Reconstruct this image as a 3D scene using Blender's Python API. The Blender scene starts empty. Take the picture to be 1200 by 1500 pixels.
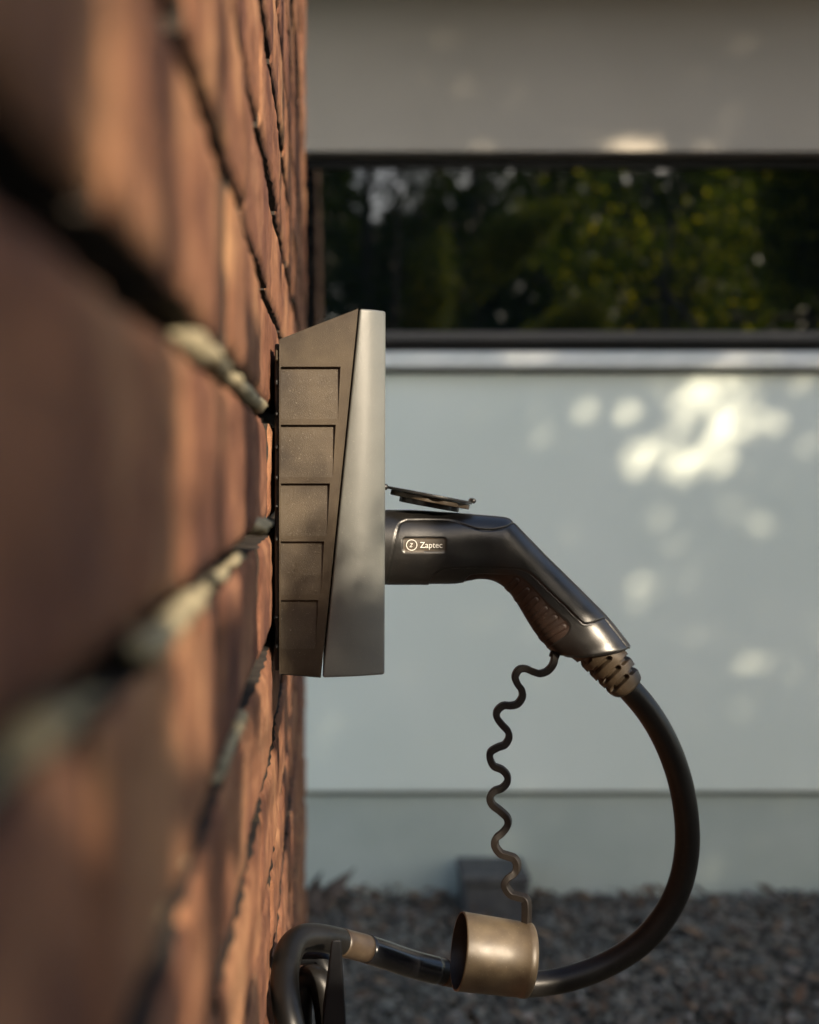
import bpy, bmesh, math, random
from mathutils import Vector, noise
import numpy as np
random.seed(7); np.random.seed(7)
R = math.radians
S = bpy.context.scene
COL = S.collection

# ------------------------------------------------------------------ camera, light, exposure
H = 1.15                       # eye height
K = 0.54/1200/0.85             # tangent per photo pixel
VX, VY = 480.0, 690.0          # principal point in the photograph
cd = bpy.data.cameras.new('camera'); cam = bpy.data.objects.new('camera', cd); COL.objects.link(cam)
cam.location = (0, 0, H); cam.rotation_euler = (R(90), 0, 0)
cd.sensor_fit = 'HORIZONTAL'; cd.sensor_width = 24; cd.lens = 24/(1200*K)
cd.shift_x = (600-VX)/1200; cd.shift_y = -(750-VY)/1200
cd.clip_start = 0.01; cd.clip_end = 400
cd.dof.use_dof = True; cd.dof.focus_distance = 0.885; cd.dof.aperture_fstop = 4.0
S.camera = cam
SUN_A, SUN_E = R(32), R(25)    # azimuth from straight behind the camera towards the right, elevation
w = bpy.data.worlds.new('World'); S.world = w; w.use_nodes = True
nt = w.node_tree; bg = nt.nodes['Background']
sky = nt.nodes.new('ShaderNodeTexSky'); sky.sky_type = 'NISHITA'; sky.sun_disc = False
sky.sun_elevation = SUN_E; sky.sun_rotation = math.pi-SUN_A; sky.air_density = 1.0; sky.dust_density = 2.0; sky.ozone_density = 1.0
nt.links.new(sky.outputs[0], bg.inputs[0]); bg.inputs[1].default_value = 0.15
ld = bpy.data.lights.new('sun', 'SUN'); ld.energy = 5.0; ld.angle = R(0.53); ld.color = (1.0, 0.83, 0.62)
sun = bpy.data.objects.new('sun', ld); COL.objects.link(sun)
sdir = Vector((math.sin(SUN_A)*math.cos(SUN_E), -math.cos(SUN_A)*math.cos(SUN_E), math.sin(SUN_E)))
sun.rotation_euler = sdir.to_track_quat('Z', 'Y').to_euler(); sun.location = sdir*30
S.view_settings.view_transform = 'Standard'; S.view_settings.look = 'None'
S.view_settings.exposure = 1.0; S.view_settings.gamma = 1; S.view_settings.use_curve_mapping = False

# sun coordinates: position across (u) and up (v) the beam
UH = Vector((math.cos(SUN_A), math.sin(SUN_A), 0))
VH = Vector((-math.sin(SUN_E)*math.sin(SUN_A), math.sin(SUN_E)*math.cos(SUN_A), math.cos(SUN_E)))
EYE = Vector((0, 0, H))
def P(px, py, d): return Vector(((px-VX)*K*d, d, H-(py-VY)*K*d))
def uv(p): q = p-EYE; return q.dot(UH), q.dot(VH)

# ------------------------------------------------------------------ helpers
def link(o, parent=None):
    COL.objects.link(o)
    if parent: o.parent = parent
    return o
def tag(o, label=None, cat=None, group=None, kind=None):
    if label: o['label'] = label
    if cat: o['category'] = cat
    if group: o['group'] = group
    if kind: o['kind'] = kind
    return o
def empty(name, loc, label, cat, group=None):
    o = bpy.data.objects.new(name, None); o.empty_display_size = .05; link(o); o.location = loc
    return tag(o, label, cat, group)
def mesh(name, V, F, mat, parent=None, smooth=False):
    """vertices are world coordinates; a parented mesh is stored relative to its root"""
    off = Vector((0, 0, 0)); q = parent
    while q is not None: off += q.location; q = q.parent
    m = bpy.data.meshes.new(name); m.from_pydata([tuple(Vector(v)-off) for v in V], [], F); m.materials.append(mat)
    if smooth: m.polygons.foreach_set('use_smooth', [True]*len(m.polygons))
    m.update(); o = bpy.data.objects.new(name, m); return link(o, parent)
def fixn(o):
    bm = bmesh.new(); bm.from_mesh(o.data); bmesh.ops.recalc_face_normals(bm, faces=bm.faces); bm.to_mesh(o.data); bm.free(); return o
def bevel(o, wd, seg=3, ang=30):
    b = o.modifiers.new('bevel', 'BEVEL'); b.width = wd; b.segments = seg; b.limit_method = 'ANGLE'; b.angle_limit = R(ang)
    o.data.polygons.foreach_set('use_smooth', [True]*len(o.data.polygons))
    wn = o.modifiers.new('wn', 'WEIGHTED_NORMAL'); wn.keep_sharp = True
    return o
def boxvf(x0, x1, y0, y1, z0, z1):
    V = [(x, y, z) for x in (x0, x1) for y in (y0, y1) for z in (z0, z1)]
    return V, [(0,1,3,2),(4,6,7,5),(0,4,5,1),(2,3,7,6),(0,2,6,4),(1,5,7,3)]
def box(name, x0, x1, y0, y1, z0, z1, mat, parent=None, bev=0):
    V, F = boxvf(x0, x1, y0, y1, z0, z1); o = mesh(name, V, F, mat, parent)
    if bev: bevel(o, bev, 2)
    return o
def catmull(pts, n):
    pts = [np.array(p, float) for p in pts]; out = []
    Q = [2*pts[0]-pts[1]]+pts+[2*pts[-1]-pts[-2]]
    for i in range(len(pts)-1):
        a, b, c, d = Q[i:i+4]
        for j in range(n):
            t = j/n
            out.append(.5*((2*b)+(c-a)*t+(2*a-5*b+4*c-d)*t*t+(3*b-a-3*c+d)*t**3))
    out.append(pts[-1]); return out
def tube(name, pts, rad, mat, parent=None, seg=24, cap=True):
    """pts world, rad number or list"""
    V = []; F = []; n = len(pts); pts = [Vector(p) for p in pts]
    up = None
    for i, p in enumerate(pts):
        t = (pts[min(i+1, n-1)]-pts[max(i-1, 0)]).normalized()
        if up is None:
            up = t.cross(Vector((0, 1, 0)) if abs(t.y) < .9 else Vector((1, 0, 0))).normalized()
        up = (up-t*up.dot(t)).normalized(); sd = t.cross(up)
        r = rad[i] if isinstance(rad, (list, tuple)) else rad
        for k in range(seg):
            a = 2*math.pi*k/seg; V.append(p+up*math.cos(a)*r+sd*math.sin(a)*r)
    for i in range(n-1):
        for k in range(seg):
            a = i*seg+k; b = i*seg+(k+1) % seg
            F.append((a, b, b+seg, a+seg))
    if cap: F += [tuple(range(seg))[::-1], tuple(range((n-1)*seg, n*seg))]
    return fixn(mesh(name, V, F, mat, parent, True))

# ------------------------------------------------------------------ materials
def mat(name, base=(.5,.5,.5), rough=.5, metal=0, spec=.5, coat=0):
    m = bpy.data.materials.new(name); m.use_nodes = True; b = m.node_tree.nodes['Principled BSDF']
    b.inputs['Base Color'].default_value = (*base, 1); b.inputs['Roughness'].default_value = rough
    b.inputs['Metallic'].default_value = metal; b.inputs['Specular IOR Level'].default_value = spec
    b.inputs['Coat Weight'].default_value = coat
    return m
def N(m, t, **kw):
    n = m.node_tree.nodes.new(t)
    for k, v in kw.items():
        if k in n.inputs: n.inputs[k].default_value = v
        else: setattr(n, k, v)
    return n
def L(m, a, b): m.node_tree.links.new(a, b)
def ramp(m, src, stops):
    r = N(m, 'ShaderNodeValToRGB'); e = r.color_ramp.elements
    while len(e) < len(stops): e.new(.5)
    for i, (p, c) in enumerate(stops): e[i].position = p; e[i].color = (*c, 1) if len(c) == 3 else c
    L(m, src, r.inputs[0]); return r
def noisecol(m, scale, stops, detail=6, vec=None, dist=0):
    n = N(m, 'ShaderNodeTexNoise', Scale=scale, Detail=detail, Distortion=dist)
    if vec is None:
        g = N(m, 'ShaderNodeNewGeometry'); vec = g.outputs['Position']
    L(m, vec, n.inputs['Vector']); r = ramp(m, n.outputs[0], stops); return n, r
def bump(m, scales, dist=.0004, strength=.5, vec=None):
    b = m.node_tree.nodes['Principled BSDF']; prev = None
    if vec is None: vec = N(m, 'ShaderNodeNewGeometry').outputs['Position']
    for sc, st in scales:
        n = N(m, 'ShaderNodeTexNoise', Scale=sc, Detail=4); L(m, vec, n.inputs['Vector'])
        bp = N(m, 'ShaderNodeBump', Strength=st*strength, Distance=dist); L(m, n.outputs[0], bp.inputs['Height'])
        if prev: L(m, prev.outputs[0], bp.inputs['Normal'])
        prev = bp
    L(m, prev.outputs[0], b.inputs['Normal'])
def BS(m): return m.node_tree.nodes['Principled BSDF']

def m_brick():
    m = mat('brick', rough=.85, spec=.25); tc = N(m, 'ShaderNodeTexCoord'); oi = N(m, 'ShaderNodeObjectInfo')
    ad = N(m, 'ShaderNodeVectorMath', operation='ADD'); mu = N(m, 'ShaderNodeMath', operation='MULTIPLY'); mu.inputs[1].default_value = 37
    L(m, oi.outputs['Random'], mu.inputs[0]); L(m, tc.outputs['Object'], ad.inputs[0]); L(m, mu.outputs[0], ad.inputs[1])
    _, r1 = noisecol(m, 14, [(.3, (.13,.058,.040)), (.5, (.27,.127,.070)), (.7, (.45,.25,.135))], 8, ad.outputs[0], .6)
    tint = ramp(m, oi.outputs['Random'], [(0, (.72,.66,.70)), (.5, (1,.95,.9)), (1, (1.0,1.0,.95))])
    mx = N(m, 'ShaderNodeMix', data_type='RGBA', blend_type='MULTIPLY'); mx.inputs[0].default_value = 1
    L(m, r1.outputs[0], mx.inputs[6]); L(m, tint.outputs[0], mx.inputs[7])
    _, r2 = noisecol(m, 90, [(.35, (.55,.5,.5)), (.55, (1,1,1)), (.75, (1.0,1.0,1.0))], 6, ad.outputs[0])
    m2 = N(m, 'ShaderNodeMix', data_type='RGBA', blend_type='MULTIPLY'); m2.inputs[0].default_value = .6
    L(m, mx.outputs[2], m2.inputs[6]); L(m, r2.outputs[0], m2.inputs[7]); L(m, m2.outputs[2], BS(m).inputs['Base Color'])
    bump(m, [(60, .8), (260, 1), (900, .9), (2600, .6)], .0016, .9, ad.outputs[0]); return m
M = {}
M['brick'] = m_brick()
m = M['bed'] = mat('brick_bed_shade', rough=.95, spec=.15); _, r = noisecol(m, 70, [(.3, (.022,.019,.017)), (.7, (.060,.050,.042))]); L(m, r.outputs[0], BS(m).inputs[0])  # near-black on brick sides and beds stands in for shade in the joints
m = M['mortar'] = mat('mortar', rough=.95, spec=.2); _, r = noisecol(m, 60, [(.3, (.04,.035,.03)), (.7, (.12,.105,.085))]); L(m, r.outputs[0], BS(m).inputs[0]); bump(m, [(300, .8), (1200, .5)], .001)
m = M['lump'] = mat('mortar_lump', rough=.9, spec=.3); _, r = noisecol(m, 90, [(.3, (.16,.13,.075)), (.7, (.38,.33,.21))]); L(m, r.outputs[0], BS(m).inputs[0]); bump(m, [(350, .8)], .0008)
def plastic(name, c0, c1, rough, sc=25, bsc=2600, bs=.25, spec=.5, dust=0.0, coat=0):
    m = mat(name, rough=rough, spec=spec, coat=coat); _, r = noisecol(m, sc, [(.35, c0), (.65, c1)], 5); L(m, r.outputs[0], BS(m).inputs[0])
    if coat: BS(m).inputs['Coat Roughness'].default_value = .3
    _, rr = noisecol(m, sc*3, [(.3, (rough*.9,)*3), (.7, (min(1, rough*1.12),)*3)], 6); L(m, rr.outputs[0], BS(m).inputs['Roughness'])
    if dust:
        n = N(m, 'ShaderNodeTexNoise', Scale=1500, Detail=2); L(m, N(m, 'ShaderNodeNewGeometry').outputs['Position'], n.inputs['Vector'])
        q = ramp(m, n.outputs[0], [(.68, (0,0,0)), (.76, (1,1,1))])
        mu = N(m, 'ShaderNodeMath', operation='MULTIPLY'); mu.inputs[1].default_value = dust; L(m, q.outputs[0], mu.inputs[0])
        mx = N(m, 'ShaderNodeMix', data_type='RGBA'); L(m, mu.outputs[0], mx.inputs[0]); L(m, r.outputs[0], mx.inputs[6]); mx.inputs[7].default_value = (.5,.46,.38,1)
        L(m, mx.outputs[2], BS(m).inputs[0])
    bump(m, [(bsc, 1)], .0002, bs); return m
M['housing'] = plastic('charger_housing', (.024,.016,.009), (.062,.046,.028), .46, 30, 2000, .95, .35, .45)
M['cover'] = plastic('charger_cover', (.085,.09,.083), (.125,.13,.122), .37, 14, 2200, .7, .7, .3)
M['black'] = plastic('black_plastic', (.010,.010,.011), (.018,.018,.018), .45)
M['plug'] = plastic('plug_plastic', (.006,.006,.006), (.010,.0092,.0085), .33, 40, 2200, .35, .60, .14)
M['grip'] = plastic('grip_rubber', (.017,.009,.006), (.028,.014,.009), .55, 60, 2000, .3, .4, .2)
M['boot'] = plastic('boot_rubber', (.030,.021,.012), (.048,.034,.020), .48, 60, 2000, .4, .5, .3)
M['cable'] = plastic('cable_jacket', (.006,.0058,.0056), (.010,.0095,.009), .36, 30, 3000, .3, .3, .1)
M['sleeve'] = plastic('cable_sleeve', (.008,.009,.011), (.013,.013,.015), .22, 60, 3000, .1, .6)
M['tape'] = plastic('cable_tape', (.038,.026,.017), (.06,.044,.029), .4, 80, 2500, .3, .5, .2)
M['cap'] = plastic('dust_cap', (.055,.040,.024), (.115,.088,.054), .42, 45, 2400, .35, .55, .35)
M['tether'] = plastic('tether_rubber', (.007,.006,.0055), (.014,.011,.009), .5, spec=.25)
M['white'] = mat('white_print', (.75,.73,.68), .5)
def painted(name, c0, c1, rough=.55, sc=3):
    m = mat(name, rough=rough, spec=.35); _, r = noisecol(m, sc, [(.3, c0), (.7, c1)], 8); L(m, r.outputs[0], BS(m).inputs[0]); bump(m, [(400, .4), (30, .3)], .0006, .4); return m
M['panel'] = painted('painted_panel', (.72,.80,.715), (.77,.84,.755), .5)
M['base'] = painted('base_panel', (.40,.46,.41), (.47,.53,.475), .7, 5)
M['sill'] = painted('sill', (.70,.74,.69), (.84,.86,.81), .5, 14)
M['fascia'] = painted('fascia', (.36,.33,.27), (.40,.37,.31), .6, 2)
M['alu'] = mat('aluminium', (.085,.08,.072), .5, .2)
M['frame'] = mat('dark_frame', (.015,.016,.018), .35)
m = M['glass'] = mat('dark_glass', (.002,.003,.004), .015, 0, .5); BS(m).inputs['IOR'].default_value = 2.35
m = M['soil'] = mat('ground_soil', rough=.95, spec=.2); _, r = noisecol(m, 45, [(.3, (.025,.024,.02)), (.55, (.05,.048,.04)), (.75, (.09,.085,.075))], 9); L(m, r.outputs[0], BS(m).inputs[0]); bump(m, [(60, 1)], .02)
def islands(name, stops, rough=.85, transl=0):
    m = mat(name, rough=rough, spec=.3); g = N(m, 'ShaderNodeNewGeometry'); r = ramp(m, g.outputs['Random Per Island'], stops); L(m, r.outputs[0], BS(m).inputs[0])
    if transl:
        tr = N(m, 'ShaderNodeBsdfTranslucent'); hs = N(m, 'ShaderNodeMix', data_type='RGBA', blend_type='MULTIPLY'); hs.inputs[0].default_value = 1
        L(m, r.outputs[0], hs.inputs[6]); hs.inputs[7].default_value = (1.7,1.75,.35,1); L(m, hs.outputs[2], tr.inputs[0])
        ms = N(m, 'ShaderNodeMixShader'); ms.inputs[0].default_value = transl
        L(m, BS(m).outputs[0], ms.inputs[1]); L(m, tr.outputs[0], ms.inputs[2]); L(m, ms.outputs[0], m.node_tree.nodes['Material Output'].inputs[0])
    return m
M['gravel'] = islands('gravel', [(0, (.036,.035,.031)), (.35, (.10,.10,.09)), (.65, (.18,.185,.165)), (.92, (.12,.08,.055)), (1, (.30,.29,.27))])
M['litter'] = islands('dry_leaves', [(0, (.05,.033,.022)), (.6, (.11,.07,.045)), (1, (.18,.125,.08))])
M['leaf'] = islands('leaf', [(0, (.02,.035,.010)), (.5, (.045,.07,.014)), (.85, (.08,.11,.018)), (.92, (.28,.30,.03)), (1, (.7,.6,.06))], .55, .5)  # brightest leaf tones stand in for sunlit sparkles in the window reflection
M['leafdark'] = islands('needle', [(0, (.015,.028,.012)), (.6, (.03,.05,.018)), (1, (.05,.075,.02))], .6, .25)
m = M['bark'] = mat('bark', rough=.95); _, r = noisecol(m, 12, [(.3, (.04,.032,.025)), (.7, (.13,.10,.08))], 8); L(m, r.outputs[0], BS(m).inputs[0]); bump(m, [(40, 1)], .02)
m = M['stone'] = mat('block_stone', rough=.85); _, r = noisecol(m, 30, [(.3, (.045,.045,.046)), (.7, (.085,.085,.08))], 8); L(m, r.outputs[0], BS(m).inputs[0]); bump(m, [(120, 1)], .003)
M['hook'] = plastic('hook_plastic', (.006,.0065,.008), (.010,.011,.013), .4, spec=.3)

# ------------------------------------------------------------------ ground
g = mesh('ground', [(-150,-150,0),(150,-150,0),(150,150,0),(-150,150,0)], [(0,1,2,3)], M['soil']); tag(g, kind='structure')

# ------------------------------------------------------------------ brick wall
WX = -80*K*0.85                # face of the wall, 36 mm left of the lens
D0 = 0.85                      # near side of the charger
COURSE = 165*K*0.85; JT = .0122; BL = .238; PITCH = BL+.011; BH = COURSE-JT
Z_ref = H-(607-VY)*K*0.85      # a bed joint seen by the charger
Y_END = WX/((450-VX)*K)        # far end of the wall
wall = empty('brick_wall', (WX-.05, Y_END/2, 0), 'rough reddish orange brick wall filling the left side with deep dark mortar joints', 'wall')
def brick_variant(seed, length=BL):
    nx, nz = (60 if length > .2 else 30), 12; V = []; F = []; th = .10
    for j in range(nz+1):
        for i in range(nx+1):
            a, b = i/nx, j/nz
            # sample closer at the arrises
            aa = .5-.5*math.cos(math.pi*a) if False else a
            y = (aa-.5)*length; z = (b-.5)*BH
            e = min(min(aa, 1-aa)*length, min(b, 1-b)*BH)
            q = Vector((y*9, z*16, seed*7.3)); f = .0012*noise.noise(q)+.0009*noise.noise(q*3.1)+.0007*noise.noise(q*9)+.0003*noise.noise(q*14)
            f += -.0022*max(0, 1-e/.0045)**2*(1.0+.9*noise.noise(Vector((y*60, z*60, seed))))
            y2 = y+.0012*noise.noise(Vector((z*30, seed, i*.7)))*(1 if i in (0, nx) else 0)
            z2 = z+.0011*noise.noise(Vector((y*26, seed*2, j*.9)))*(1 if j in (0, nz) else 0)
            V.append((f, y2, z2))
    W = nx+1
    for j in range(nz):
        for i in range(nx): a = j*W+i; F.append((a, a+1, a+W+1, a+W))
    rim = [i for i in range(W)]+[j*W+nx for j in range(1, nz+1)]+[nz*W+i for i in range(nx-1, -1, -1)]+[j*W for j in range(nz-1, 0, -1)]
    b0 = len(V)
    for k in rim: V.append((-th, V[k][1], V[k][2]))
    n = len(rim)
    for k in range(n): F.append((rim[(k+1) % n], rim[k], b0+k, b0+(k+1) % n))
    F.append(tuple(b0+k for k in range(n-1, -1, -1)))
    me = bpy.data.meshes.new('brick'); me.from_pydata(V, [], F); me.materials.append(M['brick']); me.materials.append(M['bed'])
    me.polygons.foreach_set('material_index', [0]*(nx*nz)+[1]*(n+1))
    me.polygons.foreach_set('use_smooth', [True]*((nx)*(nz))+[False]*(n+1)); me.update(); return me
variants = [brick_variant(s) for s in range(14)]
halfs = [brick_variant(40+s, BL/2-.006) for s in range(4)]
allb = []
nlow = -int(Z_ref/COURSE)-1; nhigh = int((2.35-Z_ref)/COURSE)
JY = 0.712                     # a head joint seen just before the charger
for c in range(nlow, nhigh+1):
    z = Z_ref+(c+.5)*COURSE
    if z < .02: continue
    sh = (c % 2)*.5*PITCH
    y = JY-sh+PITCH/2
    while y-PITCH/2 > -.75: y -= PITCH
    while True:
        y0, y1 = y-BL/2, y+BL/2
        if y0 > Y_END-.02: break
        if y1 > Y_END+.004:
            if y0+BL/2 < Y_END+.01: allb.append((c, y0+BL/4-.003, z, True))
            break
        allb.append((c, y, z, False)); y += PITCH
def inview(y, z):
    d = max(y+BL/2, .05)
    py = VY-(z-H)/(K*d); return -160 < py < 1660 and y > 0
allb.sort(key=lambda b: (not inview(b[1], b[2]), abs(b[2]-H)/max(b[1]+.1, .1)))
rest = []
for idx, (c, y, z, half) in enumerate(allb):
    rnd = random.Random(idx*13+c)
    me = (halfs if half else variants)[rnd.randrange(4 if half else 14)]
    off = rnd.uniform(-.0018, .0012)
    loc = Vector((WX-.0008+off, y, z)); rot = (rnd.uniform(-.006, .006), rnd.uniform(-.012, .012), rnd.uniform(-.009, .009))
    if idx < 290:
        o = bpy.data.objects.new('brick', me); link(o, wall); o.location = loc-wall.location; o.rotation_euler = rot
    else: rest.append((me, loc))
if rest:
    V = []; F = []
    for me, loc in rest:
        b0 = len(V); V += [Vector(v.co)+loc for v in me.vertices]; F += [tuple(b0+i for i in p.vertices) for p in me.polygons]
    tag(mesh('brickwork', V, F, M['brick'], wall), kind='stuff')
# mortar bed behind the faces
ny, nz = 300, 220; V = []; F = []
for j in range(nz+1):
    for i in range(ny+1):
        y = -.75+(Y_END-.006+.75)*i/ny; z = .005+(2.33-.005)*j/nz
        V.append((WX-.019+.003*noise.noise(Vector((y*22, z*22, 3)))+.0015*noise.noise(Vector((y*80, z*80, 5))), y, z))
for j in range(nz):
    for i in range(ny): a = j*(ny+1)+i; F.append((a, a+1, a+ny+2, a+ny+1))
mesh('mortar', V, F, M['mortar'], wall, True)
box('backing', WX-.22, WX-.035, -.75, Y_END-.01, 0, 2.33, M['mortar'], wall)
def lump(px, py, ly, lz, lx, tilt=0, seed=0, out=.0):
    d = WX/((px-VX)*K)
    c = Vector((WX-.004+out, d, H-(py-VY)*K*d)); bm = bmesh.new(); bmesh.ops.create_icosphere(bm, subdivisions=3, radius=1)
    V = []; F = [tuple(v.index for v in f.verts) for f in bm.faces]
    for v in bm.verts:
        q = v.co*(1+.35*noise.noise(v.co*1.6+Vector((seed*3.7, 0, 0)))+.15*noise.noise(v.co*4+Vector((seed, 2, 0))))
        y, z = q.y*ly, q.z*lz
        V.append(c+Vector((q.x*lx, y*math.cos(tilt)-z*math.sin(tilt), y*math.sin(tilt)+z*math.cos(tilt))))
    bm.free(); mesh('mortar_lump', V, F, M['lump'], wall, True)
def smear(name, px0, px1, zpx, r0, r1, out, seed, n=60):
    """an uneven ribbon of squeezed mortar lying in a bed joint whose height by the charger is zpx"""
    d0, d1 = WX/((px0-VX)*K), WX/((px1-VX)*K); V = []; F = []; sg = 12; z0 = H-(zpx-VY)*K*0.85
    for i in range(n+1):
        t = i/n; y = d0+(d1-d0)*t; e = min(1, t*9)*min(1, (1-t)*9); q = Vector((y*26, seed*5.1, 0))
        r = (r0+(r1-r0)*t)*(.62+.75*noise.noise(q)+.3*noise.noise(q*2.7))*math.sqrt(e)+.0006
        for k in range(sg):
            a = 2*math.pi*k/sg; rr = r*(1+.3*noise.noise(Vector((y*70, math.cos(a)*1.5, math.sin(a)*1.5+seed))))
            V.append((WX-.0055+out*e+rr*math.cos(a)*1.0, y, z0+rr*math.sin(a)*.75+.0015*noise.noise(q*1.3+Vector((9, 0, 0)))))
    for i in range(n):
        for k in range(sg): a = i*sg+k; b = i*sg+(k+1) % sg; F.append((a, b, b+sg, a+sg))
    fixn(mesh(name, V, F, M['lump'], wall, True))
smear('mortar_smear', 278, 391, 609.5, .0062, .0052, .0024, 1)
smear('mortar_smear', 228, 322, 775, .0066, .0050, .0016, 2)
smear('mortar_smear', 326, 366, 776, .0036, .0030, .0008, 3)
smear('mortar_smear', -40, 190, 778, .0034, .0038, -.0024, 4)
smear('mortar_smear', 190, 300, 942, .0030, .0026, -.003, 5)
smear('mortar_smear', 335, 368, 941, .0036, .0034, .0008, 6)
lump(378, 771, .012, .0040, .0078, .1, 5, .003)

# ------------------------------------------------------------------ house behind
HB = 3.45                      # distance of the painted wall
def bz(py, d=HB): return H-(py-VY)*K*d
house = empty('house', (1.0, HB, 0), 'pale grey green panelled house wall with a long dark window strip behind the charger', 'house')
X0, X1 = -2.2, 4.2
box('wall_panel', X0, X1, HB, HB+.05, bz(1160), bz(547), M['panel'], house, .003)
box('wall_core', X0+.01, X1-.01, HB+.085, HB+3, .0, 3.0, M['frame'], house)
box('base_panel', X0, X1, HB+.018, HB+.08, -.05, bz(1168), M['base'], house, .003)
# sill with a sloping top
zt, zb = bz(512), bz(540)
V = [(X0, HB-.035, zb), (X1, HB-.035, zb), (X1, HB-.035, zt-.012), (X0, HB-.035, zt-.012), (X0, HB+.10, zt+.006), (X1, HB+.10, zt+.006), (X1, HB+.10, zb), (X0, HB+.10, zb)]
bevel(fixn(mesh('sill', V, [(0,1,2,3),(3,2,5,4),(4,5,6,7),(7,6,1,0),(0,3,4,7),(1,6,5,2)], M['sill'], house)), .004, 2)
win = mesh('window', *boxvf(X0, X1, HB+.06, HB+.083, bz(511), bz(226)), M['frame'], house)
dg = HB+.045
box('window_frame', X0, X1, HB+.018, HB+.058, bz(497), bz(484), M['alu'], win, .003)
box('window_frame', X0, X1, HB+.030, HB+.058, bz(241), bz(226), M['frame'], win, .003)
box('pane', X0, X1, dg, dg+.008, bz(484)+.001, bz(241)-.001, M['glass'], win)
# fascia above the window
box('fascia', X0, X1, HB-.012, HB+.083, bz(212), 2.52, M['fascia'], house, .004)
box('drip_edge', X0, X1, HB-.026, HB+.06, bz(226)+.001, bz(212)-.001, M['fascia'], house, .003)
box('added_roof', X0-.3, X1+.3, HB-.42, HB+3.3, 2.55, 2.75, M['fascia'], house, .01)  # unseen overhang added to darken the upper wall from above
# block standing at the foot of the wall
bl = empty('stone_block', (.37, HB-.10, 0), 'dark weathered block standing on the gravel against the base of the pale wall', 'block')
p0 = P(674, 1330, HB-.05); p1 = P(765, 1266, HB-.05)
o = box('block_body', p0.x, p1.x, HB-.16, HB-.004, -.02, p1.z-.02, M['stone'], bl, .008)
o = box('block_cap', p0.x-.006, p1.x+.004, HB-.168, HB-.003, p1.z-.02, p1.z+.006, M['stone'], bl, .006)

# ------------------------------------------------------------------ gravel, litter, weed
ico = bmesh.new(); bmesh.ops.create_icosphere(ico, subdivisions=1, radius=1); IV = [v.co.copy() for v in ico.verts]; IF = [tuple(v.index for v in f.verts) for f in ico.faces]; ico.free()
V = []; F = []; rnd = random.Random(3)
for k in range(44000):
    x = rnd.uniform(-1.1, 2.6); y = HB+.01-1.65*rnd.random()**1.15
    r = rnd.uniform(.004, .0095)*(1.6 if rnd.random() < .06 else 1); hump = .022*noise.noise(Vector((x*3, y*3, 0)))+.012*noise.noise(Vector((x*9, y*9, 4)))
    c = Vector((x, y, max(-.004, .008+hump+rnd.uniform(-.006, .010)))); sx, sy, sz = rnd.uniform(.7, 1.4), rnd.uniform(.7, 1.3), rnd.uniform(.5, .9)
    an = rnd.random()*6.28; ca, sa = math.cos(an), math.sin(an); b0 = len(V)
    for v in IV:
        j = rnd.uniform(.8, 1.15)*r; X, Y, Z = v.x*sx*j, v.y*sy*j, v.z*sz*j; V.append((c.x+X*ca-Y*sa, c.y+X*sa+Y*ca, c.z+Z))
    F += [tuple(b0+i for i in f) for f in IF]
tag(mesh('gravel', V, F, M['gravel']), 'loose grey gravel with brown leaf litter along the foot of the pale wall', 'gravel', kind='stuff')
def leafquad(V, F, c, a, b, size, asp=.6):
    i = len(V); V += [c-a*size, c+b*size*asp*.5-a*size*.15, c+a*size, c-b*size*asp*.5-a*size*.15]; F.append((i, i+1, i+2, i+3))
def rv(rnd):
    while True:
        v = Vector((rnd.uniform(-1, 1), rnd.uniform(-1, 1), rnd.uniform(-1, 1)))
        if .05 < v.length < 1: return v.normalized()
V = []; F = []
for k in range(800):
    x = rnd.uniform(-1.1, 2.6); y = HB-.01-1.5*rnd.random()**1.6; a = rv(rnd); a.z *= .3; a.normalize(); b = a.cross(Vector((rnd.uniform(-.4, .4), rnd.uniform(-.4, .4), 1))).normalized()
    leafquad(V, F, Vector((x, y, .03+rnd.random()*.02)), a, b, rnd.uniform(.015, .035), .9)
tag(mesh('leaf_litter', V, F, M['litter']), 'scattered brown dry leaves lying on the gravel', 'leaves', kind='stuff')
wd = empty('weed', P(470, 1330, HB-.12)*1, 'small dark dried weed growing by the end of the brick wall', 'plant')
wd.location.z = .01
for k in range(11):
    a = rnd.random()*6.28; h = rnd.uniform(.05, .13); V = []; F = []
    base = Vector((wd.location.x+rnd.uniform(-.09, .02), wd.location.y+rnd.uniform(-.03, .05), .01)); dr = Vector((math.cos(a)*.5, math.sin(a)*.3, 1)).normalized(); sd = dr.cross(Vector((0, 1, 0))).normalized()
    pts = [base+dr*h*t+Vector((math.cos(a), 0, 0))*.05*t*t for t in (0, .3, .65, 1)]
    for p, wdt in zip(pts, (.004, .011, .010, .001)): V += [p-sd*wdt, p+sd*wdt+Vector((0, .002, 0))]
    F = [(0,1,3,2),(2,3,5,4),(4,5,7,6)]; mesh('blade', V, F, M['bark'], wd)

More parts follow.
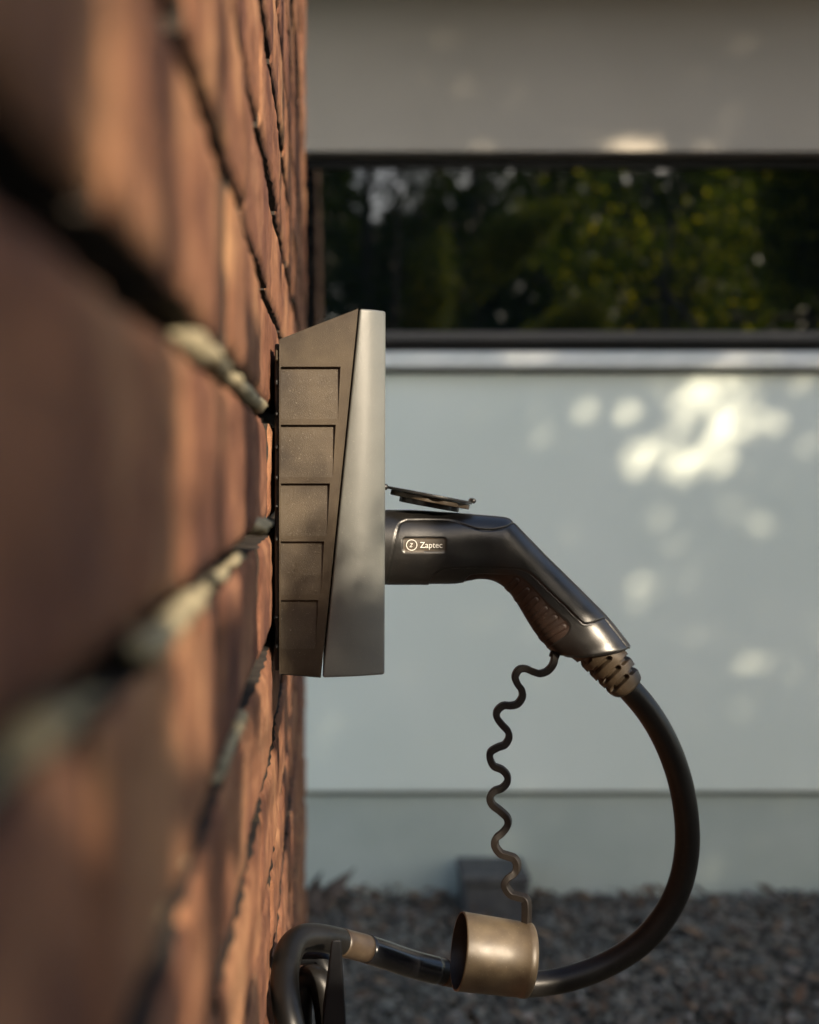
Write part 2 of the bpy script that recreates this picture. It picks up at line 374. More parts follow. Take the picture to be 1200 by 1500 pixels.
# ------------------------------------------------------------------ charger
CW = .18
ch = empty('wall_charger', P(401, 740, D0+CW/2), 'charcoal and grey plastic wall charger mounted on the brick wall with its socket lid raised', 'charger')
def seam(py): return 525+(470-525)*(py-452)/(993-452)
Y0, Y1 = D0, D0+CW
def Q(px, py, y=Y0): p = P(px, py, D0); return Vector((p.x, y, p.z))
pan = [(537,614,499,495), (622,699,492,487.5), (708,785,483.5,479), (793,871,475,470.5), (879,950,466.5,462)]
V = []; F = []
def quad(*pts):
    i = len(V); V.extend(pts); F.append(tuple(range(i, i+len(pts))))
LX = 411.5
topy = lambda x: 497+(452-497)*(x-409)/(525-409)
quad(Q(409, 497), Q(LX, topy(LX)), Q(LX, 988.2), Q(409, 988))
prev = None
quad(Q(LX, topy(LX)), Q(525, 452), Q(seam(537), 537), Q(LX, 537))
for i, (yt, yb, xt, xb) in enumerate(pan):
    quad(Q(xt, yt), Q(seam(yt), yt), Q(seam(yb), yb), Q(xb, yb))
    nyt = pan[i+1][0] if i < 4 else None
    if nyt: quad(Q(LX, yb), Q(xb, yb), Q(seam(yb), yb), Q(seam(nyt), nyt), Q(pan[i+1][2], nyt), Q(LX, nyt))
    else: quad(Q(LX, yb), Q(xb, yb), Q(seam(yb), yb), Q(470, 991.8), Q(LX, 987))
# rest of the shell
quad(Q(409, 497), Q(409, 497, Y1), Q(525, 452, Y1), Q(525, 452))
quad(Q(409, 988), Q(470, 993), Q(470, 993, Y1), Q(409, 988, Y1))
quad(Q(409, 497), Q(409, 988), Q(409, 988, Y1), Q(409, 497, Y1))
quad(Q(409, 497, Y1), Q(409, 988, Y1), Q(470, 993, Y1), Q(525, 452, Y1))
quad(Q(525, 452), Q(525, 452, Y1), Q(470, 993, Y1), Q(470, 993))
mesh('housing', V, F, M['housing'], ch)
dep = .0030
for (yt, yb, xt, xb) in pan:
    V = []; F = []; ax = .6
    a, b, c, d = Q(LX, yt+.6, Y0+dep), Q(xt-.6, yt+.6, Y0+dep), Q(xb, yb, Y0+.0001), Q(LX, yb, Y0+.0001)
    at, bt = Q(LX, yt), Q(xt, yt)
    # ramp subdivided a little and dished
    n = 6; grid = [[None]*(n+1) for _ in range(n+1)]
    for j in range(n+1):
        for i2 in range(n+1):
            s, t = i2/n, j/n; p = (a*(1-s)+b*s)*(1-t)+(d*(1-s)+c*s)*t; p.y = Y0+dep*(1-t)**1.1+.00005; grid[j][i2] = p
    for j in range(n):
        for i2 in range(n): quad(grid[j][i2], grid[j+1][i2], grid[j+1][i2+1], grid[j][i2+1])
    quad(at, a, b, bt); quad(bt, b, Q(xb, yb)); quad(at, Q(LX, yb), a)
    mesh('louvre_panel', V, F, M['housing'], ch)
# cover: bevelled sides that lean back from the seam to the front
FD = .011
def cover_pts():
    near = [Q(527, 452), Q(472.5, 993)]
    f0 = P(565, 455.5, Y0+FD); f1 = P(563.5, 988.5, Y0+FD)
    f0.x = P(565, 0, Y0+FD).x
    sh = lambda p, y: Vector((p.x, y, p.z))
    return near, f0, f1, sh
near, f0, f1, sh = cover_pts()
nT, nB = near
nT2 = Vector((nT.x, nT.y, nT.z)); V = []; F = []
# ring sections from top to bottom: seam near, front near, front far, seam far
secs = 30; NB = 6; W_ = 2*(NB+1)
for j in range(secs+1):
    t = j/secs; s0 = nT*(1-t)+nB*t; q = f0*(1-t)+f1*t; bu = .0035*(1-(2*t-1)**2); q = q+Vector((0, -bu*.6, 0))
    row = []
    for k in range(NB+1):
        a = k/NB; p = s0.lerp(q, a)+Vector((0, -.0020*math.sin(math.pi*a)-bu*.5*math.sin(math.pi*a), 0)); row.append(p)
    V += row+[sh(p, 2*Y0+CW-p.y) for p in row[::-1]]
for j in range(secs):
    for i in range(W_): a = j*W_+i; b = j*W_+(i+1) % W_; F.append((a, b, b+W_, a+W_))
F += [tuple(range(W_-1, -1, -1)), tuple(secs*W_+i for i in range(W_))]
o = fixn(mesh('cover', V, F, M['cover'], ch)); bevel(o, .0016, 3, 30)
# wall plate behind with clips
box('back_plate', P(402, 0, D0).x, P(408.9, 0, D0).x, D0+.006, Y1-.006, Q(0, 985).z, Q(0, 502).z, M['black'], ch, .001)
for py, h in ((520, 17), (560, 9), (606, 6), (655, 6), (700, 7), (742, 5), (790, 6), (905, 4), (948, 6)):
    a = Q(403, py+h/2); box('clip', Q(402.5, 0).x, Q(407.5, 0).x, D0+.0015, D0+.006, a.z, a.z+h*K*D0, M['black'] if h < 15 else M['housing'], ch, .0012)
# raised socket lid
DP = D0+CW/2                   # plug axis
lid = None
def disc(name, pa, pb, thick, mat_, parent, dy=0, holes=0, seg=48):
    """disc seen on edge from pixel pa to pixel pb (its top edge), thickness in px downwards"""
    A, B = P(*pa, DP), P(*pb, DP); ax = (B-A).normalized(); n = Vector((ax.z, 0, -ax.x))
    if n.z > 0: n = -n
    r = (B-A).length/2; c = (A+B)/2; V = []; t = thick*K*DP
    for lv in range(2):
        for k in range(seg):
            a = 2*math.pi*k/seg; rr = r*(1-.07*(holes and k % 6 < 2)); V.append(c+ax*math.cos(a)*rr+Vector((0, 1, 0))*math.sin(a)*rr+n*(t*lv))
    F = [(k, (k+1) % seg, seg+(k+1) % seg, seg+k) for k in range(seg)]+[tuple(range(seg)), tuple(range(2*seg-1, seg-1, -1))]
    o = fixn(mesh(name, V, F, mat_, parent)); bevel(o, .0005, 2, 40); return o
lid = disc('socket_lid', (567, 711.5), (692, 735), 4.2, M['plug'], ch)
disc('lid_ring', (573, 717), (688, 739), 7.5, M['boot'], lid, holes=1)
disc('lid_ring', (586, 726.5), (673, 742.5), 8, M['plug'], lid, holes=1)
tube('lid_catch', [P(692, 733.5, DP)+Vector((0, -.008, 0)), P(692, 733.5, DP)+Vector((0, .008, 0))], .0019, M['plug'], lid, 12)
tube('lid_hinge', [P(563, 713, DP)+Vector((0, -.014, 0)), P(563, 713, DP)+Vector((0, .014, 0))], .0024, M['plug'], lid, 12)

# ------------------------------------------------------------------ plug, boot, cable, tether, cap: one thing
cb = empty('charging_cable', P(570, 800, DP), 'black charging cable with angled plug handle pushed into the charger and dangling dust cap', 'cable')
def seglist(poly): return [(np.array(poly[i], float), np.array(poly[i+1], float)) for i in range(len(poly)-1)]
def pdist(pts, poly):
    d = np.full(len(pts), 1e9)
    for a, b in seglist(poly):
        ab = b-a; t = np.clip(((pts-a)@ab)/max(ab@ab, 1e-9), 0, 1); d = np.minimum(d, np.linalg.norm(pts-(a+t[:, None]*ab), axis=1))
    return d
def inside(pts, poly):
    c = np.zeros(len(pts), bool); n = len(poly)
    for i in range(n):
        x0, y0 = poly[i]; x1, y1 = poly[(i+1) % n]
        if y0 == y1: continue
        m_ = ((y0 > pts[:, 1]) != (y1 > pts[:, 1])) & (pts[:, 0] < (x1-x0)*(pts[:, 1]-y0)/(y1-y0)+x0); c ^= m_
    return c
def cr2(poly, n=8): return [tuple(p) for p in catmull(poly, n)]
def loft(stations, nper, seg, expo=2.5):
    """stations: (Tx,Ty,Bx,By,halfdepth mm) in pixels at the plug axis; returns grid of world points"""
    st = catmull(stations, nper); G = []
    for s in st:
        T = P(s[0], s[1], DP); B = P(s[2], s[3], DP); c = (T+B)/2; h = (T-B)/2; hd = s[4]/1000
        row = []
        for k in range(seg):
            a = 2*math.pi*k/seg; ca, sa = math.cos(a), math.sin(a); e = 2/expo
            row.append(c+h*math.copysign(abs(ca)**e, ca)+Vector((0, -1, 0))*hd*math.copysign(abs(sa)**e, sa))
        G.append(row)
    return np.array([[list(p) for p in r] for r in G])
def project(G):
    y = G[..., 1]; near = np.where(y > DP, 2*DP-y, y)
    return np.stack([VX+G[..., 0]/(K*near), VY-(G[..., 2]-H)/(K*near)], -1)
def gnormals(G):
    du = np.gradient(G, axis=0); dv = (np.roll(G, -1, 1)-np.roll(G, 1, 1))
    n = np.cross(du, dv); n /= np.linalg.norm(n, axis=-1, keepdims=True)+1e-12
    c = G.mean(1, keepdims=True); s = np.sign(((G-c)*n).sum(-1).mean()); return n*s
def split_grid(G, cls, names, parent, root_first=None):
    ni, nj = G.shape[:2]; out = {}
    for ci, (nm, mt, par) in enumerate(names):
        V = []; F = []; mp = {}
        for i in range(ni-1):
            for j in range(nj):
                if cls[i, j] != ci: continue
                f = []
                for a, b in ((i, j), (i, (j+1) % nj), (i+1, (j+1) % nj), (i+1, j)):
                    k = a*nj+b
                    if k not in mp: mp[k] = len(V); V.append(tuple(G[a, b]))
                    f.append(mp[k])
                F.append(tuple(f))
        if F: out[nm] = mesh(nm, V, F, mt, out[par] if par else parent, True)
    return out
ST = [(550,747,550,856.5,26),(585,747,585,856.5,26),(615,747.5,615,856.5,25.5),(645,749.5,642,857,25),(675,751.5,668,856.5,24),(705,754,688,853.5,22.5),(728,756,701,851.5,21.5),(744,758.5,713,852,21),(755,767,725,855.5,20.5),
      (768,780.5,737,863.5,20),(784,797,750,878,19.5),(803,816.5,760,894,19.5),(824,837,770,911,20),(845,857.5,779.5,926,20.5),(865,877.5,790,940,21),(883,895.5,799.5,950,22),(898,912.5,807,956,23),(911,929.5,813,959.5,23.5),(919,939.5,820,960.5,24),(921.5,944.5,823,961.5,23.6),(919,948.5,826,962.5,22.5),(905,952,836,963,19)]
G = loft(ST, 22, 260, 2.35)
pp = project(G); flat = pp.reshape(-1, 2)
panel = [(566,856),(570,835),(577,800),(582,777)]+cr2([(582,777),(586,767),(596,761.5)], 5)+cr2([(596,761.5),(630,761),(660,762),(680,768),(700,774.5),(722,776),(740,772),(753,765)], 6)
lowline = cr2([(629,858),(634,846),(643,838),(656,834),(700,833.5),(750,833.5),(766,836),(780,843),(800,862),(830,890),(848,908),(856,914),(866,913),(878,909),(887,905)], 6)
gripl = cr2([(681,856),(686,848),(696,844),(725,843.5),(752,844),(764,848),(780,862),(800,884),(820,903),(831,913),(834,921),(829,930),(818,939),(806,947)], 6)
gripoly = gripl+[(795,960),(760,930),(700,870)]
plate = [(593,788),(651,788),(653.5,790.5),(653.5,806),(651,808.5),(593,808.5),(590.5,806),(590.5,790.5),(593,788)]
ribs = [((757,852),(742,866)),((772,866),(755,881)),((785,880),(766,896)),((799,893),(773,913)),((813,906),(780,928)),((826,919),(791,940))]
disp = np.zeros(len(flat))
for pl in (panel, lowline): disp -= .0010*np.exp(-(pdist(flat, pl)/1.05)**2)
disp -= .0006*np.exp(-(pdist(flat, gripl)/1.1)**2)
ig = inside(flat, gripoly); dg_ = pdist(flat, gripl)
disp -= np.where(ig, .0007*np.clip(dg_/2, 0, 1), 0)
# the main shell stands slightly proud with a soft waist, like the moulding in the photograph
below = inside(flat, lowline+[(930,960),(780,1000),(600,900)]); disp -= np.where(below, .0009*np.clip(pdist(flat, lowline)/2.5, 0, 1), 0)
waist = np.exp(-(((flat[:, 0]-700)/42)**2+((flat[:, 1]-803)/26)**2)); disp -= .0016*waist
for a, b in ribs:
    d = pdist(flat, [a, b]); disp += np.where(ig&(pdist(flat, [(700,858),(735,868),(765,902),(785,938),(800,958)]) > 3), .0004*np.clip((4.2-d)/1.2, 0, 1)-.0006*np.exp(-((d-4.6)/.9)**2), 0)
ipl = inside(flat, plate); disp -= np.where(ipl, .0007*np.clip(pdist(flat, plate)/1.2, 0, 1), 0); disp -= .0004*np.exp(-(pdist(flat, plate)/1.0)**2)
inseam = pdist(flat, [(912,951),(870,959),(826,964)]); 
disp = disp.reshape(G.shape[:2]); G2 = G+gnormals(G)*disp[..., None]
cc = (pp[:-1]+np.roll(pp, -1, 1)[:-1]+pp[1:]+np.roll(pp, -1, 1)[1:])/4; cf = cc.reshape(-1, 2)
cls = np.zeros(len(cf), int)
cls[inside(cf, [(660,762),(680,768),(700,774.5),(722,776),(740,772),(753,765),(760,740),(650,735)])] = 1
cls[inside(cf, lowline+[(960,960),(780,1010),(600,900)])] = 2
cls[inside(cf, gripoly)] = 3
nearc = (G2[:-1, :, 1] < DP).reshape(-1)
cls[inside(cf, plate)&nearc] = 4
parts = split_grid(G2, cls.reshape(G.shape[0]-1, -1), [('plug_shell', M['plug'], None), ('release_button', M['plug'], None), ('handle_frame', M['plug'], None), ('grip', M['grip'], None), ('nameplate', M['boot'], None)], cb)
# lettering and emblem on the nameplate
def surf_y(px, py):
    d = np.linalg.norm(flat-np.array([px, py]), axis=1); k = int(np.argmin(np.where(G2.reshape(-1, 3)[:, 1] < DP, d, 1e9))); return G2.reshape(-1, 3)[k, 1]
npy = min(surf_y(x, y) for x in (595, 620, 650) for y in (792, 798, 805))
def text_mesh(body, px, py, capx, name, parent, width=None, shear=0):
    cu = bpy.data.curves.new('t', 'FONT'); cu.body = body; cu.size = 1; cu.extrude = .02; cu.shear = shear; cu.offset = 0
    o = bpy.data.objects.new('t', cu); COL.objects.link(o); bpy.context.view_layer.update()
    me = bpy.data.meshes.new_from_object(o.evaluated_get(bpy.context.evaluated_depsgraph_get())); bpy.data.objects.remove(o)
    xs = [v.co.x for v in me.vertices]; x0, x1 = min(xs), max(xs)
    d = npy-.0002; capw = capx*K*d/.70; sx = capw if width is None else width*K*d/(x1-x0)
    V = [P(px, py, d)+Vector(((v.co.x-x0)*sx, -v.co.z*.004, v.co.y*capw)) for v in me.vertices]
    F = [tuple(p.vertices) for p in me.polygons]; return mesh(name, V, F, M['white'], parent)
npart = parts['nameplate']
text_mesh('Zaptec', 615.5, 802.5, 8.6, 'lettering', npart, 32.5)
text_mesh('Z', 600.0, 801.3, 5.6, 'emblem_letter', npart, 5.2, .25)
c = P(603.2, 798.4, npy-.0003); V = []; F = []; r0, r1 = 7.2*K*npy, 8.1*K*npy
for k in range(48):
    a = 2*math.pi*k/48
    for r in (r0, r1):
        V += [c+Vector((math.cos(a)*r, 0, math.sin(a)*r)), c+Vector((math.cos(a)*r, .0004, math.sin(a)*r))]
for k in range(48):
    a = 4*k; b = 4*((k+1) % 48); F += [(a, a+2, b+2, b), (a+2, a+3, b+3, b+2), (a+1, a, b, b+1)]
mesh('emblem_ring', V, F, M['white'], npart)
# boot with slots
SB = [(907,946,835,960,19),(914,951,838,964,18.5),(920,958,848,972,17.5),(926,967,861,985,16),(932,977,874,998,15),(936,985,885,1008,14.2),(938,990,893,1016,13.6),(937,994,900,1020,13.2),(932,998,906,1020,12),(925,1001,909,1014,8)]
GB = loft(SB, 18, 200, 2.2); pb = project(GB); fb = pb.reshape(-1, 2)
slots = [((921,962),(913,971)),((932,977),(925,985)),((893,965),(871,984)),((906,979),(886,998)),((918,992),(898,1011)),((863,966),(851,976)),((861,990),(866,986)),((874,1003),(880,998)),((885,1016),(889,1011)),((846,977),(850,973))]
db = np.zeros(len(fb))
for a, b in slots: db = np.minimum(db, -.0042*np.clip((4.1-pdist(fb, [a, b]))/1.0, 0, 1))
GB2 = GB+gnormals(GB)*db.reshape(GB.shape[:2])[..., None]
split_grid(GB2, np.zeros((GB.shape[0]-1, GB.shape[1]), int), [('cable_boot', M['boot'], None)], cb)
# cable
CR = .0091
cpts = [(905,990,.94),(921,1008,.94),(945,1036,.942),(966,1068,.945),(984,1106,.948),(998,1150,.952),(1006,1200,.955),(1006,1250,.958),(995,1300,.96),(972,1344,.96),(938,1382,.96),(893,1411,.96),(843,1431,.958),(793,1441,.956),(743,1441,.953),(695,1434,.948),(650,1424,.94),(600,1411,.925),(550,1394,.905),(510,1383,.89),(475,1375,.872),(448,1374,.86),(430,1384,.848),(421,1404,.835),(417,1435,.82),(420,1475,.805),(430,1530,.795),(440,1640,.79),(455,1780,.80),(475,1880,.825),(494,1880,.85),(496,1760,.865),(490,1600,.872),(482,1500,.877),(474,1452,.88),(462,1434,.883),(449,1436,.886),(440,1460,.888),(438,1520,.888),(446,1640,.888),(470,1800,.89)]
cw = [P(*p) for p in catmull(cpts, 10)]
idx = lambda px0, px1: [k for k, p in enumerate(catmull(cpts, 10)) if px0 <= p[0] <= px1 and 1375 < p[1] < 1430 and 150 < k < 200]
tube('cable_jacket', cw, CR, M['cable'], cb, 28)
k1 = idx(536, 645); tube('sleeve', [cw[k] for k in k1], CR+.0005, M['sleeve'], cb, 28)
k2 = idx(497, 536); tube('tape_band', [cw[k] for k in [k2[0]-1]+k2], CR+.0003, M['tape'], cb, 28)
k3 = [k for k, p in enumerate(catmull(cpts, 10)) if 646 <= p[0] <= 668 and 140 < k < 180]; tube('tape_band', [cw[k] for k in k3], CR+.0003, M['tape'], cb, 28)
# wavy tether
tp = [(813.3,955),(811,971),(803,982),(791.7,986.5),(780.8,984),(770,979.4),(760.3,981),(754.8,991),(758,1001.8),(764,1010.4),(765,1021),(758,1031),(748.3,1033.6),(737.5,1033.6),(728.8,1040.8),(727.8,1050.5),(735.3,1061.3),(744,1071),(745.5,1080.8),(739.7,1090.6),(728.8,1095),(719,1101.4),(718,1111),(723.4,1122),(735.3,1127.4),(743,1136),(743,1145.8),(735.3,1154.5),(724.5,1158.8),(718,1167.5),(721.3,1178.3),(733.2,1188),(743,1197.8),(744,1208.7),(736.4,1219.5),(726.7,1228),(725.6,1239),(733.2,1249.8),(744,1254),(753,1257.5),(757.6,1265.8),(755.4,1277.7),(744.6,1286.3),(740.3,1297),(747.8,1309),(758.7,1313.4),(768.4,1316.7),(771.7,1327.5),(771,1356)]
tc = catmull(tp, 6); V = []; F = []; n = len(tc)
for i, p in enumerate(tc):
    f = i/(n-1); d = .935-.03*f; c = P(p[0], p[1], d); q = tc[min(i+1, n-1)]; r = tc[max(i-1, 0)]
    t = (P(q[0], q[1], d)-P(r[0], r[1], d)).normalized(); wv = Vector((math.sin(.55*f**2), math.cos(.55*f**2), 0)).normalized()
    wv = (wv-t*wv.dot(t)).normalized(); nn = t.cross(wv); th = .0024*(1.15 if i > n-14 else 1); hw = .0036
    for a, b in ((-.8, -1), (.8, -1), (1, -.8), (1, .8), (.8, 1), (-.8, 1), (-1, .8), (-1, -.8)): V.append(c+nn*th*a+wv*hw*b)
for i in range(n-1):
    for k in range(8): a = i*8+k; b = i*8+(k+1) % 8; F.append((a, b, b+8, a+8))
F += [tuple(range(8)), tuple(range((n-1)*8, n*8))]
fixn(mesh('tether', V, F, M['tether'], cb, False))
tube('tether_collar', [P(806, 957.5, .935), P(819, 962, .935)], .0022, M['tether'], cb, 12)
# dust cap: open can, mouth to the left and a little towards us
A = P(672, 1393, .8985); B = P(776, 1407, .902); ax = (B-A).normalized()
u1 = ax.cross(Vector((0, 1, 0))).normalized(); u2 = ax.cross(u1).normalized(); Lc = (B-A).length
prof = [(0, 25.2), (0, 26.3), (.0012, 26.4), (Lc*.5, 25.7), (Lc-.0065, 25.1), (Lc-.006, 25.55), (Lc-.0025, 25.5), (Lc-.0008, 24.9), (Lc, 23.6), (Lc, 0.01)]
inn = [(0, 25.2), (.001, 25.0), (Lc-.004, 23.6), (Lc-.004, .01)]
def revolve(pr, seg=72):
    V = []; F = []
    for s, r in pr:
        for k in range(seg): a = 2*math.pi*k/seg; V.append(A+ax*s+(u1*math.cos(a)+u2*math.sin(a))*r/1000)
    for i in range(len(pr)-1):
        for k in range(seg): a = i*seg+k; b = i*seg+(k+1) % seg; F.append((a, b, b+seg, a+seg))
    return V, F
V, F = revolve(prof); capo = fixn(mesh('dust_cap', V, F, M['cap'], cb, True))
V, F = revolve(inn); mesh('cap_lining', V, F, M['black'], capo, True)

# ------------------------------------------------------------------ hook on the wall
hk = empty('cable_hook', Vector((WX, .86, P(0, 1420, .86).z)), 'black plastic wall hook with an upright lip holding the looped cable', 'hook')
def prism(name, pts, y0, y1, mt, parent, bev=.001, taper=None):
    n = len(pts); V = [Vector((p[0], y0, p[1])) for p in pts]+[Vector((p[0], y1, p[1])) for p in pts]
    F = [tuple(range(n)), tuple(range(2*n-1, n-1, -1))]+[(i, n+i, n+(i+1) % n, (i+1) % n) for i in range(n)]
    return bevel(fixn(mesh(name, V, F, mt, parent)), bev, 2)
dh = .815
q = lambda px, py, d=dh: (P(px, py, d).x, P(px, py, d).z)
lp = [q(486, 1377), q(500, 1377), q(507, 1500), q(511, 1640), q(468, 1640), q(473, 1500)]
V = [Vector((p[0], dh, p[1])) for p in lp]+[Vector((p[0], dh+.03, p[1]-(.011 if k < 2 else 0))) for k, p in enumerate(lp)]
bevel(fixn(mesh('lip', V, [tuple(range(6)), tuple(range(11, 5, -1))]+[(i, 6+i, 6+(i+1) % 6, (i+1) % 6) for i in range(6)], M['hook'], hk)), .0012, 2)
prism('arm', [q(399.5, 1560, .85), q(399.5, 1600, .85), q(480, 1640, .85), q(480, 1590, .85)], .83, .90, M['hook'], hk)
prism('mount_plate', [q(400, 1470, .87), q(406, 1470, .87), q(406, 1680, .87), q(400, 1680, .87)], .84, .94, M['hook'], hk)
tube('cable_rest', [Vector((WX+.002, .90, P(0, 1405, .90).z)), Vector((P(430, 0, .90).x, .90, P(0, 1399, .90).z)), Vector((P(470, 0, .90).x, .90, P(0, 1402, .9).z)), Vector((P(490, 0, .90).x, .885, P(0, 1440, .9).z))], .007, M['hook'], hk, 16)

# ------------------------------------------------------------------ trees mirrored in the window or dappling the house, and an added shade tree
def wallp(px, py):
    d = WX/((px-VX)*K); return Vector((WX, d, H-(py-VY)*K*d))
def lit_near(u, v):
    return None
# areas of the near scene that the sun reaches / misses, as outlines cast up the beam
def quv(pts): return np.array([uv(p) for p in pts])
def rectpx(fn, x0, x1, y0, y1): return quv([fn(x0, y0), fn(x1, y0), fn(x1, y1), fn(x0, y1)])
wl = lambda x0, x1, y0, y1: rectpx(wallp, x0, x1, y0, y1)
at = lambda d, *r: rectpx(lambda x, y: P(x, y, d), *r)
WALL_SHADE = [wl(-300, 383.5, -1600, 3600), wl(413, 416, 0, 420), wl(424, 430, -50, 450), wl(433, 454, -400, 500), wl(429, 454, 950, 1500), wl(418, 422, 980, 1250)]
WALL_LIT = [(wl(120, 215, -400, 345), .05), (wl(205, 245, -200, 560), .16), (wl(258, 323, -100, 730), 0), (wl(258, 320, 700, 1120), .02), (wl(330, 360, -60, 900), 0), (wl(361, 388, -300, 470), 0),
            (wl(75, 165, 1050, 1350), .12), (wl(255, 310, 1220, 1580), .02), (wl(336, 362, 1250, 1600), 0), (wl(356, 388, 1060, 1440), 0), (wl(20, 110, 860, 1010), .35)]
NEAR_SHADE = [at(.86, 402, 480, 955, 1015), quv([P(x, y, .915) for x, y in [(628,738),(765,738),(895,880),(860,925),(800,880),(770,905),(690,862),(640,862)]]), at(.95, 960, 1045, 1080, 1480), at(.93, 700, 835, 965, 1245), at(.95, 800, 985, 1340, 1480), at(.885, 650, 790, 1424, 1490), at(.83, 396, 520, 1432, 1560), at(.9, 540, 650, 1370, 1440)]
NEAR_SOFT = [(at(.862, 425, 573, a, b), f) for a, b, f in ((735, 765, .03), (765, 795, .06), (795, 825, .11), (825, 855, .18), (855, 890, .42), (890, 925, .8), (925, 1070, 1))]+[(at(.855, 402, 470, a, b), f) for a, b, f in ((600, 690, .015), (690, 760, .05), (760, 830, .12), (830, 900, .25), (900, 1020, .6))]
SH = [np.array(x) for x in WALL_SHADE]; SN = [np.array(x) for x in NEAR_SHADE]
def in_any(pts, polys):
    r = np.zeros(len(pts), bool)
    for p in polys: r |= inside(pts, [tuple(q) for q in p])
    return r
lo_v = min(uv(wallp(40, 1500))[1], uv(P(800, 1560, .95))[1])-.1
# added young tree: unseen leaf clusters shaped to shade wall, charger and plug
def make_leaves(C, size, rnd, asp=.62, facing=None):
    V = []; F = []
    for c in C:
        a = rv(rnd); b = a.cross(rv(rnd))
        if b.length < .1: continue
        leafquad(V, F, Vector(c), a, b.normalized(), size*rnd.uniform(.7, 1.2), asp)
    return V, F
rs = np.random.RandomState(5); n = 270000
u_ = rs.uniform(-.05, 1.25, n); v_ = rs.uniform(lo_v-.1, 1.05, n); pts = np.stack([u_, v_], 1)
def in_er(pts, polys):
    ok = in_any(pts, polys)
    for dx, dy in ((.003, 0), (-.003, 0), (0, .003), (0, -.003)): ok &= in_any(pts+np.array([dx, dy]), polys)
    return ok
keep = in_er(pts, SH).astype(float)
for pl, f in WALL_LIT: keep = np.where(inside(pts, [tuple(q) for q in pl]), np.minimum(keep, f), keep)
keep = np.maximum(keep, in_er(pts, SN))
for pl, f in NEAR_SOFT: keep = np.where(inside(pts, [tuple(q) for q in pl]), np.maximum(keep, f), keep)
keep *= 1; ok = rs.uniform(0, 1, n) < keep
pts = pts[ok]; pts = pts[(pts[:, 1] > lo_v-.1)&(pts[:, 1] < 1.1)][:190000]; rnd = random.Random(11)
C = [EYE+UH*float(a)+VH*float(b)+sdir*(.8+.55*rnd.random()) for a, b in pts]
base = EYE+UH*-.14+sdir*1.1; base.z = 0
sp = empty('added_shade_tree', base, 'unseen leafy young tree added behind the viewer to shade the brick wall and charger', 'tree')
V, F = make_leaves([c for c in C if c.z > .1], .0105, rnd); mesh('crown', V, F, M['leaf'], sp)
tube('trunk', [base+Vector((.0, 0, 0)), base+Vector((.03, -.02, .8)), base+Vector((-.02, .02, 1.6)), base+Vector((.02, 0, 2.6)), base+Vector((0, 0, 3.2))], [.022, .019, .015, .009, .003], M['bark'], sp, 10)
for k in range(0, len(C), max(1, len(C)//26)):
    c = Vector(C[k]); 
    if c.z < .5: continue
    s = base+Vector((0, 0, max(.4, c.z-.5))); mid = s.lerp(c, .5)+Vector((0, 0, .04))
    tube('branch', [s, mid, c], [.0028, .002, .001], M['bark'], sp, 5)

# dapples the sun throws on the house wall (centre and radii in photo pixels)
DAP = [(1055,596,70,56,.17),(975,672,62,42,.17),(1035,650,60,50,.26),(1085,564,26,15,.08),(1044,592,20,17,.08),(1090,600,15,13,.10),(1056,630,18,16,.09),(1094,634,13,11,.16),(1020,612,12,10,.22),(1018,650,12,17,.16),(992,664,17,14,.08),(962,640,14,12,.10),(942,683,18,15,.08),(978,699,17,13,.09),(1004,692,13,13,.12),(1032,684,12,9,.16),(1062,682,17,12,.12),(1112,580,14,12,.20),(1128,552,16,9,.2),(985,572,20,8,.2),(950,560,18,7,.26),
       (865,602,22,19,.02),(920,608,22,20,.04),(1138,615,15,15,.10),
       (930,870,36,26,.26),(965,845,26,16,.26),(905,895,18,16,.32),(1130,968,46,13,.26),(1090,975,20,9,.32),(850,777,13,15,.12),(790,640,18,13,.3),(830,660,13,18,.3),(900,745,24,15,.34),(975,760,20,20,.34),(1010,800,26,12,.34),(1120,760,26,16,.32),(1160,810,18,12,.34),(960,915,40,14,.34),(1060,930,22,12,.34),(1175,985,18,10,.3),(820,880,14,10,.34),(700,905,12,16,.36),(1100,690,22,14,.26),(900,650,16,10,.3),(878,712,12,24,.24),(1143,915,15,11,.32),(1190,650,14,14,.1),(1015,985,24,11,.34),(1080,735,18,14,.32),
       (925,222,50,18,0),(705,222,18,14,0),(1030,222,22,13,0),(1100,524,50,12,.10),(760,526,50,12,.1),(620,526,30,10,.1),(870,560,20,10,.32),(800,600,14,12,.38),(1150,690,16,12,.34),(1175,560,14,20,.15),(1045,830,12,10,.38),(800,690,12,12,.38),(1080,870,14,12,.38)]
DS = [([uv(P(x+rx*math.cos(a), y+ry*math.sin(a), HB-.01)) for a in [2*math.pi*k/14 for k in range(14)]], f) for (x, y, rx, ry, f) in DAP]
def clear(pts, dap=True):
    """true where a leaf may sit: off the sun's way to the charger and off the dapples"""
    u, v = pts[:, 0], pts[:, 1]; ok = ~((u > -.45) & (u < 1.33) & (v > -1.0) & (v < 1.45))
    if dap:
        hsh = np.sin(pts[:, 0]*631+pts[:, 1]*1777)*43758 % 1; keep = np.ones(len(pts))*2
        for pl, f in DS: keep = np.where(inside(pts, pl), np.minimum(keep, f), keep)
        ok &= hsh < keep
    return ok
